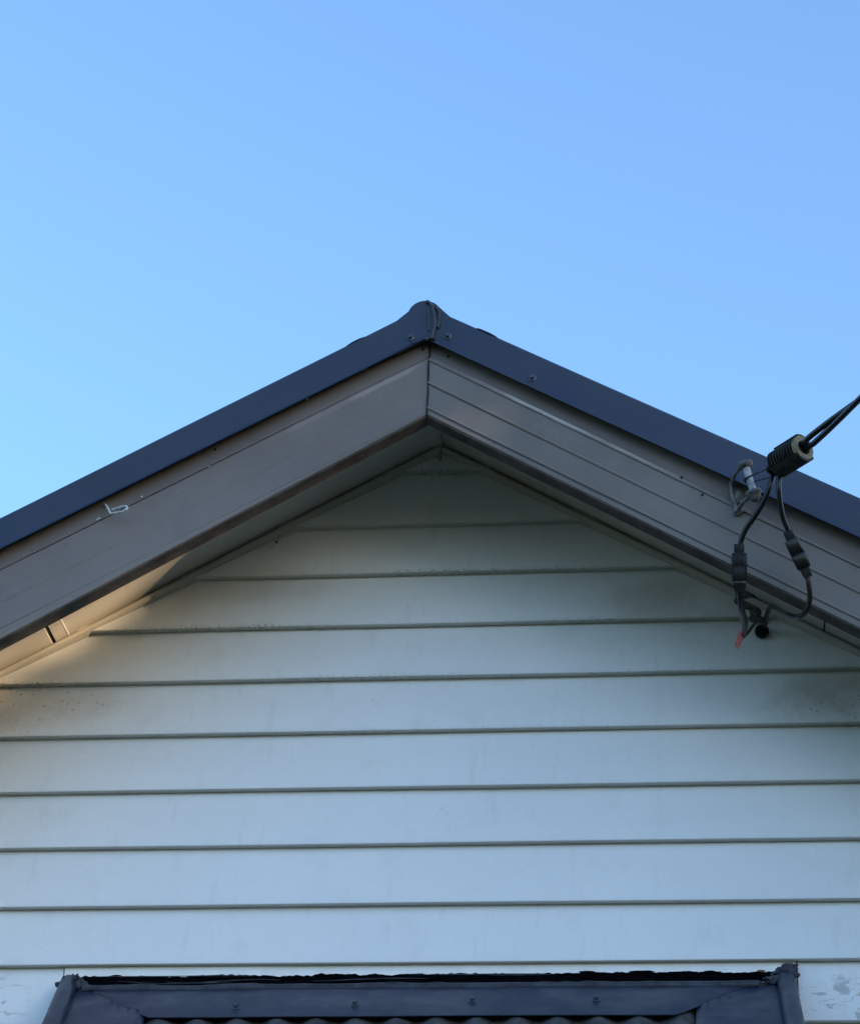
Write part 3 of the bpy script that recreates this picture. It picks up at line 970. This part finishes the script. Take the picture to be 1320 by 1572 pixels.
ld2 = empty('connector_lead', at2(1225, 850, -.40), 'black lead slanting right from clamp through a connector then curling back to the wall', 'lead', 'leads below the cable clamp')
lead([(1196, 716, -.458), (1196, 730, -.460), (1195.5, 750, -.456), (1198, 775, -.440), (1203, 797, -.424), (1210, 815, -.410), (1213, 823, -.405)], .0060, ld2)
c0, c1 = at2(1209, 816, -.410), at2(1241, 886, -.376)
PARTS2 = [('collar', .0, .20, .62, .64, M_PLAST), ('sleeve', .19, .50, .92, .95, M_BLACK), ('seal_ring', .495, .53, .90, .90, M_PLAST), ('sleeve', .525, .80, .96, .90, M_BLACK), ('tail_collar', .79, 1.0, .66, .56, M_PLAST)]
connector(c0, c1, .0335, ld2, PARTS2, M_BLACK)
lead([(1239, 880, -.378), (1241, 895, -.372), (1243, 912, -.362), (1241, 930, -.350), (1234, 942, -.335), (1223, 947.5, -.315), (1208, 943, -.275), (1196, 936, -.210), (1187, 931, -.150), (1181, 934, -.110), (1177, 945, -.075), (1174, 958, -.045), (1171, 968, -.010), (1171, 972, .01)], .0058, ld2)
# tag and the thin wire from it to the hole
tg = empty('red_tag', at2(1140, 975, -.215), 'small faded red plastic tag at the bottom of the hanging lead', 'tag')
bm = bmesh.new()
P4 = [at2(1136, 966, -.217), at2(1142, 977, -.214), at2(1133, 998, -.206), at2(1127.5, 991, -.209)]
nn = (P4[1] - P4[0]).cross(P4[2] - P4[0]).normalized() * .0022
f = [bm.verts.new(p + nn) for p in P4]; b2 = [bm.verts.new(p - nn) for p in P4]
bm.faces.new(f); bm.faces.new(b2[::-1])
for k in range(4): bm.faces.new((f[k], f[(k + 1) % 4], b2[(k + 1) % 4], b2[k]))
bmesh.ops.bevel(bm, geom=list(bm.edges), offset=.001, segments=2, affect='EDGES')
mesh('tag_plate', bm, M_RED, tg, 40)
tw = empty('thin_wire', at2(1150, 968, -.2), 'thin black wire from the red tag into the hole in the weatherboard', 'wire')
lead([(1141, 978, -.213), (1147, 972, -.200), (1154, 963, -.165), (1161, 954.5, -.120), (1166, 951, -.085), (1170, 952.5, -.060), (1172.5, 959, -.035), (1172, 967, -.010), (1172, 970, .01)], .0040, tw)
hp_ = at(1169.5, 969.5, -.022)
gr = empty('cable_grommet', hp_, 'round black grommet in the weatherboard where the leads enter', 'grommet')
bm = bmesh.new()
n_ = 28
rings = []
for rr_, yy in ((.0165, .004), (.0165, -.003), (.0145, -.005), (.0110, -.004), (.0105, .012)):
    rings.append([bm.verts.new(hp_ + V((math.cos(k * math.tau / n_) * rr_, yy, math.sin(k * math.tau / n_) * rr_))) for k in range(n_)])
for i in range(len(rings) - 1):
    for k in range(n_):
        bm.faces.new((rings[i][k], rings[i][(k + 1) % n_], rings[i + 1][(k + 1) % n_], rings[i + 1][k]))
mesh('ring', bm, M_BLACK, gr, 60)
bm = bmesh.new(); lathe(bm, hp_ + V((0, -.0012, 0)), V((0, 1, 0)), [(0, .0112), (.003, .0112)], 24)
mesh('bore', bm, M_DARK, gr)
# dark grey lumps pressed over trim and board behind the connectors
pt = empty('dark_patch', at2(1152, 930, -.03), 'dark grey patch over trim and wall behind the hanging lead', 'sealant')
M_PATCH = simple('dark_grey_patch', (.095, .10, .105), .75, .2, 0, .4, 60, .6, .002)
lump('patch_lump', at(1150, 926, -.0175), (.034, .0060, .030), 31.2, M_PATCH, pt, .16)
lump('patch_lump', at(1160, 944, -.0175), (.020, .0080, .020), 36.2, M_PATCH, pt, .16)
lump('patch_lump', at(1146, 912, -.0300), (.026, .0065, .013), 41.2, M_PATCH, pt, .16)
# small pale cocoon hanging in the peak, and a wad of web by the left bead
cc = empty('insect_cocoon', at(675, 703, -.03), 'tiny pale cocoon stuck to the wall under the soffit peak', 'cocoon')
lump('cocoon_body', at(675, 704, -.028), (.0045, .006, .0085), 51.2, simple('cocoon_silk', (.30, .30, .28), .8, .2), cc, .25)
wb = empty('web_clump', at(424, 828, -.02), 'small dark clump of old spider web under the left soffit trim', 'web')
lump('web_wad', at(424, 832, -.0205), (.0034, .002, .0030), 61.2, simple('old_web', (.20, .20, .18), .9, .1), wb, .8)
bm = bmesh.new()
for (a_, b_) in (((424, 832), (431, 817)), ((424, 832), (416, 826)), ((424, 832), (433, 829)), ((424, 833), (414, 842))):
    tube(bm, [at(a_[0], a_[1], -.0205), at((a_[0] + b_[0]) / 2 + .6, (a_[1] + b_[1]) / 2, -.021), at(b_[0], b_[1], -.022)], .0004, 5)
mesh('web_strand', bm, simple('web_strand', (.14, .14, .13), .9, .1), wb)

# ------------------------------------------------------------------ unseen blockers added to shape the sun on the gable
SH = V((SUN.x, SUN.y, 0)).normalized()
PU = V((-SH.y, SH.x, 0))
TE = math.tan(SUN_EL)
def occ(u, d, z):                        # u across the sun's path, d metres along it
    p = SH * d + PU * u
    return V((p.x, p.y, z))
D_OCC = 12.0
def sun_uw(p):                           # where a point of the gable lies as seen from the sun
    return p.dot(PU), p.z - p.dot(SH) * TE
# added house form and slanted slab, leaving a slit for the sun below them
nb = empty('sun_block_house', occ(-4, D_OCC, 0), 'added house-shaped sun blocker with a slanted slab beyond the view', 'house')
M_REND = simple('grey_render', (.26, .25, .23), .85, .2, 0, .15, 6, .4, .003)
M_TILE = simple('dark_tile', (.07, .06, .055), .7, .3, 0, .3, 8, .5, .006)
UC, WB = -.90, 4.600
ZG = D_OCC * TE
Mx = Matrix((SH, PU, V((0, 0, 1)))).transposed().to_4x4()
HT = 5.3 + ZG
bm = bmesh.new()
box(bm, (D_OCC, UC - 4.2, 0), (D_OCC + 7, UC, HT), Mx)
mesh('wall', bm, M_REND, nb)
bm = bmesh.new()
pts = [(D_OCC - .3, UC - 4.5), (D_OCC - .3, UC + .05), (D_OCC + 7.3, UC + .05), (D_OCC + 7.3, UC - 4.5)]
lo = [bm.verts.new(occ(u, d, HT)) for d, u in pts]
hi = [bm.verts.new(occ(u, d, HT + .16)) for d, u in pts]
tp = [bm.verts.new(occ(UC - 2.0, D_OCC + 3.7, HT + 2.0)), bm.verts.new(occ(UC - 2.4, D_OCC + 3.7, HT + 2.0))]
bm.faces.new(lo[::-1])
for k in range(4): bm.faces.new((lo[k], lo[(k + 1) % 4], hi[(k + 1) % 4], hi[k]))
bm.faces.new((hi[1], hi[2], tp[0])); bm.faces.new((hi[3], hi[0], tp[1]))
bm.faces.new((hi[0], hi[1], tp[0], tp[1])); bm.faces.new((hi[2], hi[3], tp[1], tp[0]))
mesh('roof', bm, M_TILE, nb)
# slanted slab added as the upper edge of the sun slit
SL0 = 4.442
bm = bmesh.new()
vv_ = []
for d in (D_OCC, D_OCC + .45):
    for u, t in ((UC - .02, 0), (UC + 1.9, 0), (UC + 1.9, 1.2), (UC - .02, 1.2)):
        vv_.append(bm.verts.new(occ(u, d, SL0 + 1.02 * (u + .517) + ZG + .45 * TE + t)))
for f in ((3, 2, 1, 0), (4, 5, 6, 7), (0, 1, 5, 4), (1, 2, 6, 5), (2, 3, 7, 6), (3, 0, 4, 7)):
    bm.faces.new([vv_[k] for k in f])
mesh('sun_slit_slab', bm, M_REND, nb)
bm = bmesh.new()
box(bm, (D_OCC - .04, UC - 3.4, 3.6), (D_OCC - .005, UC - 1.6, 5.0), Mx, .01)
mesh('window', bm, M_WHITE, nb)
bm = bmesh.new()
box(bm, (D_OCC - .05, UC - 3.3, 3.7), (D_OCC - .042, UC - 1.7, 4.9), Mx)
mesh('pane', bm, M_DARK, nb)

# conifer-shaped blocker added beside it; its sloping side trims the sun patch
dC = D_OCC - 1.0; ZC = dC * TE
UT = 1.35
con = empty('sun_block_conifer', occ(UT, dC, 0), 'added conifer-shaped sun blocker beside the blocking house outside the view', 'sun_blocker')
M_LEAF = simple('conifer_green', (.045, .075, .030), .8, .2, 0, .4, 6, 0)
M_BARK = simple('bark', (.10, .075, .055), .9, .1, 0, .3, 20, .6, .01)
(u1, w1_), (u2, w2_) = sun_uw(at(60, 1016, 0)), sun_uw(at(225, 930, 0))
EDGE_S = (w2_ - w1_) / (u2 - u1)
def edge_u(z):
    w = z - ZC
    return u1 + (w - w1_) / EDGE_S if w < WB + .5 else u1 + (WB + .5 - w1_) / EDGE_S + (w - WB - .5) / EDGE_S
def bulge_u(z):                          # crown swollen here to keep sun off the right barge board
    w = z - ZC
    return min(edge_u(z), -.335 + max(0, w - 5.05) * 1.2)
apexz = ZC + w1_ + (UT - u1) * EDGE_S
bm = bmesh.new(); lathe(bm, occ(UT, dC, 0), V((0, 0, 1)), [(0, .32), (.4, .25), (4, .16), (apexz - .3, .03)], 12)
mesh('trunk', bm, M_BARK, con, 60)
bm = bmesh.new()
zb_, rings = .5, []
steps = 40
for j in range(steps + 1):
    z = zb_ + (apexz - zb_) * j / steps
    R_ = max(.02, UT - bulge_u(z)) - .015
    rings.append([bm.verts.new(occ(UT - max(.02, R_) * math.cos(k * math.tau / 28), dC + max(.02, min(R_, 1.5)) * math.sin(k * math.tau / 28), z)) for k in range(28)])
for j in range(steps):
    for k in range(28):
        bm.faces.new((rings[j][k], rings[j][(k + 1) % 28], rings[j + 1][(k + 1) % 28], rings[j + 1][k]))
bm.faces.new(rings[0][::-1]); bm.faces.new(rings[-1])
crown = mesh('crown', bm, M_LEAF, con)
bm = bmesh.new()
rnd = random.Random(3)
for i in range(9000):
    z = zb_ + (apexz - zb_) * (1 - math.sqrt(rnd.random()))
    R_ = max(.05, UT - bulge_u(z)) - .015
    a_ = rnd.random() * math.tau
    p = occ(UT + R_ * math.cos(a_), dC + min(R_, 1.5) * math.sin(a_), z)
    o_ = (p - occ(UT, dC, z)).normalized()
    o_ = (o_ + V((rnd.uniform(-.5, .5), rnd.uniform(-.5, .5), rnd.uniform(-.3, .7)))).normalized()
    s_ = o_.cross(V((rnd.random(), rnd.random(), rnd.random()))).normalized() * .03
    bm.faces.new([bm.verts.new(q_) for q_ in (p - s_, p + s_, p + o_ * rnd.uniform(.04, .12))])
sp = mesh('sprays', bm, M_LEAF, con)
sp['kind'] = 'stuff'

# pole that carries the cable
pole = empty('utility_pole', (end.x, end.y, 0), 'timber utility pole carrying the overhead cable outside the view', 'pole')
bm = bmesh.new(); lathe(bm, V((end.x + .2, end.y, 0)), V((0, 0, 1)), [(0, .17), (end.z + 1.2, .11), (end.z + 1.25, .06)], 16)
mesh('post', bm, M_BARK, pole, 50)
bm = bmesh.new(); box(bm, (end.x - .75, end.y - .06, end.z - .02), (end.x + 1.1, end.y + .06, end.z + .10), None, .008)
mesh('crossarm', bm, M_BARK, pole)
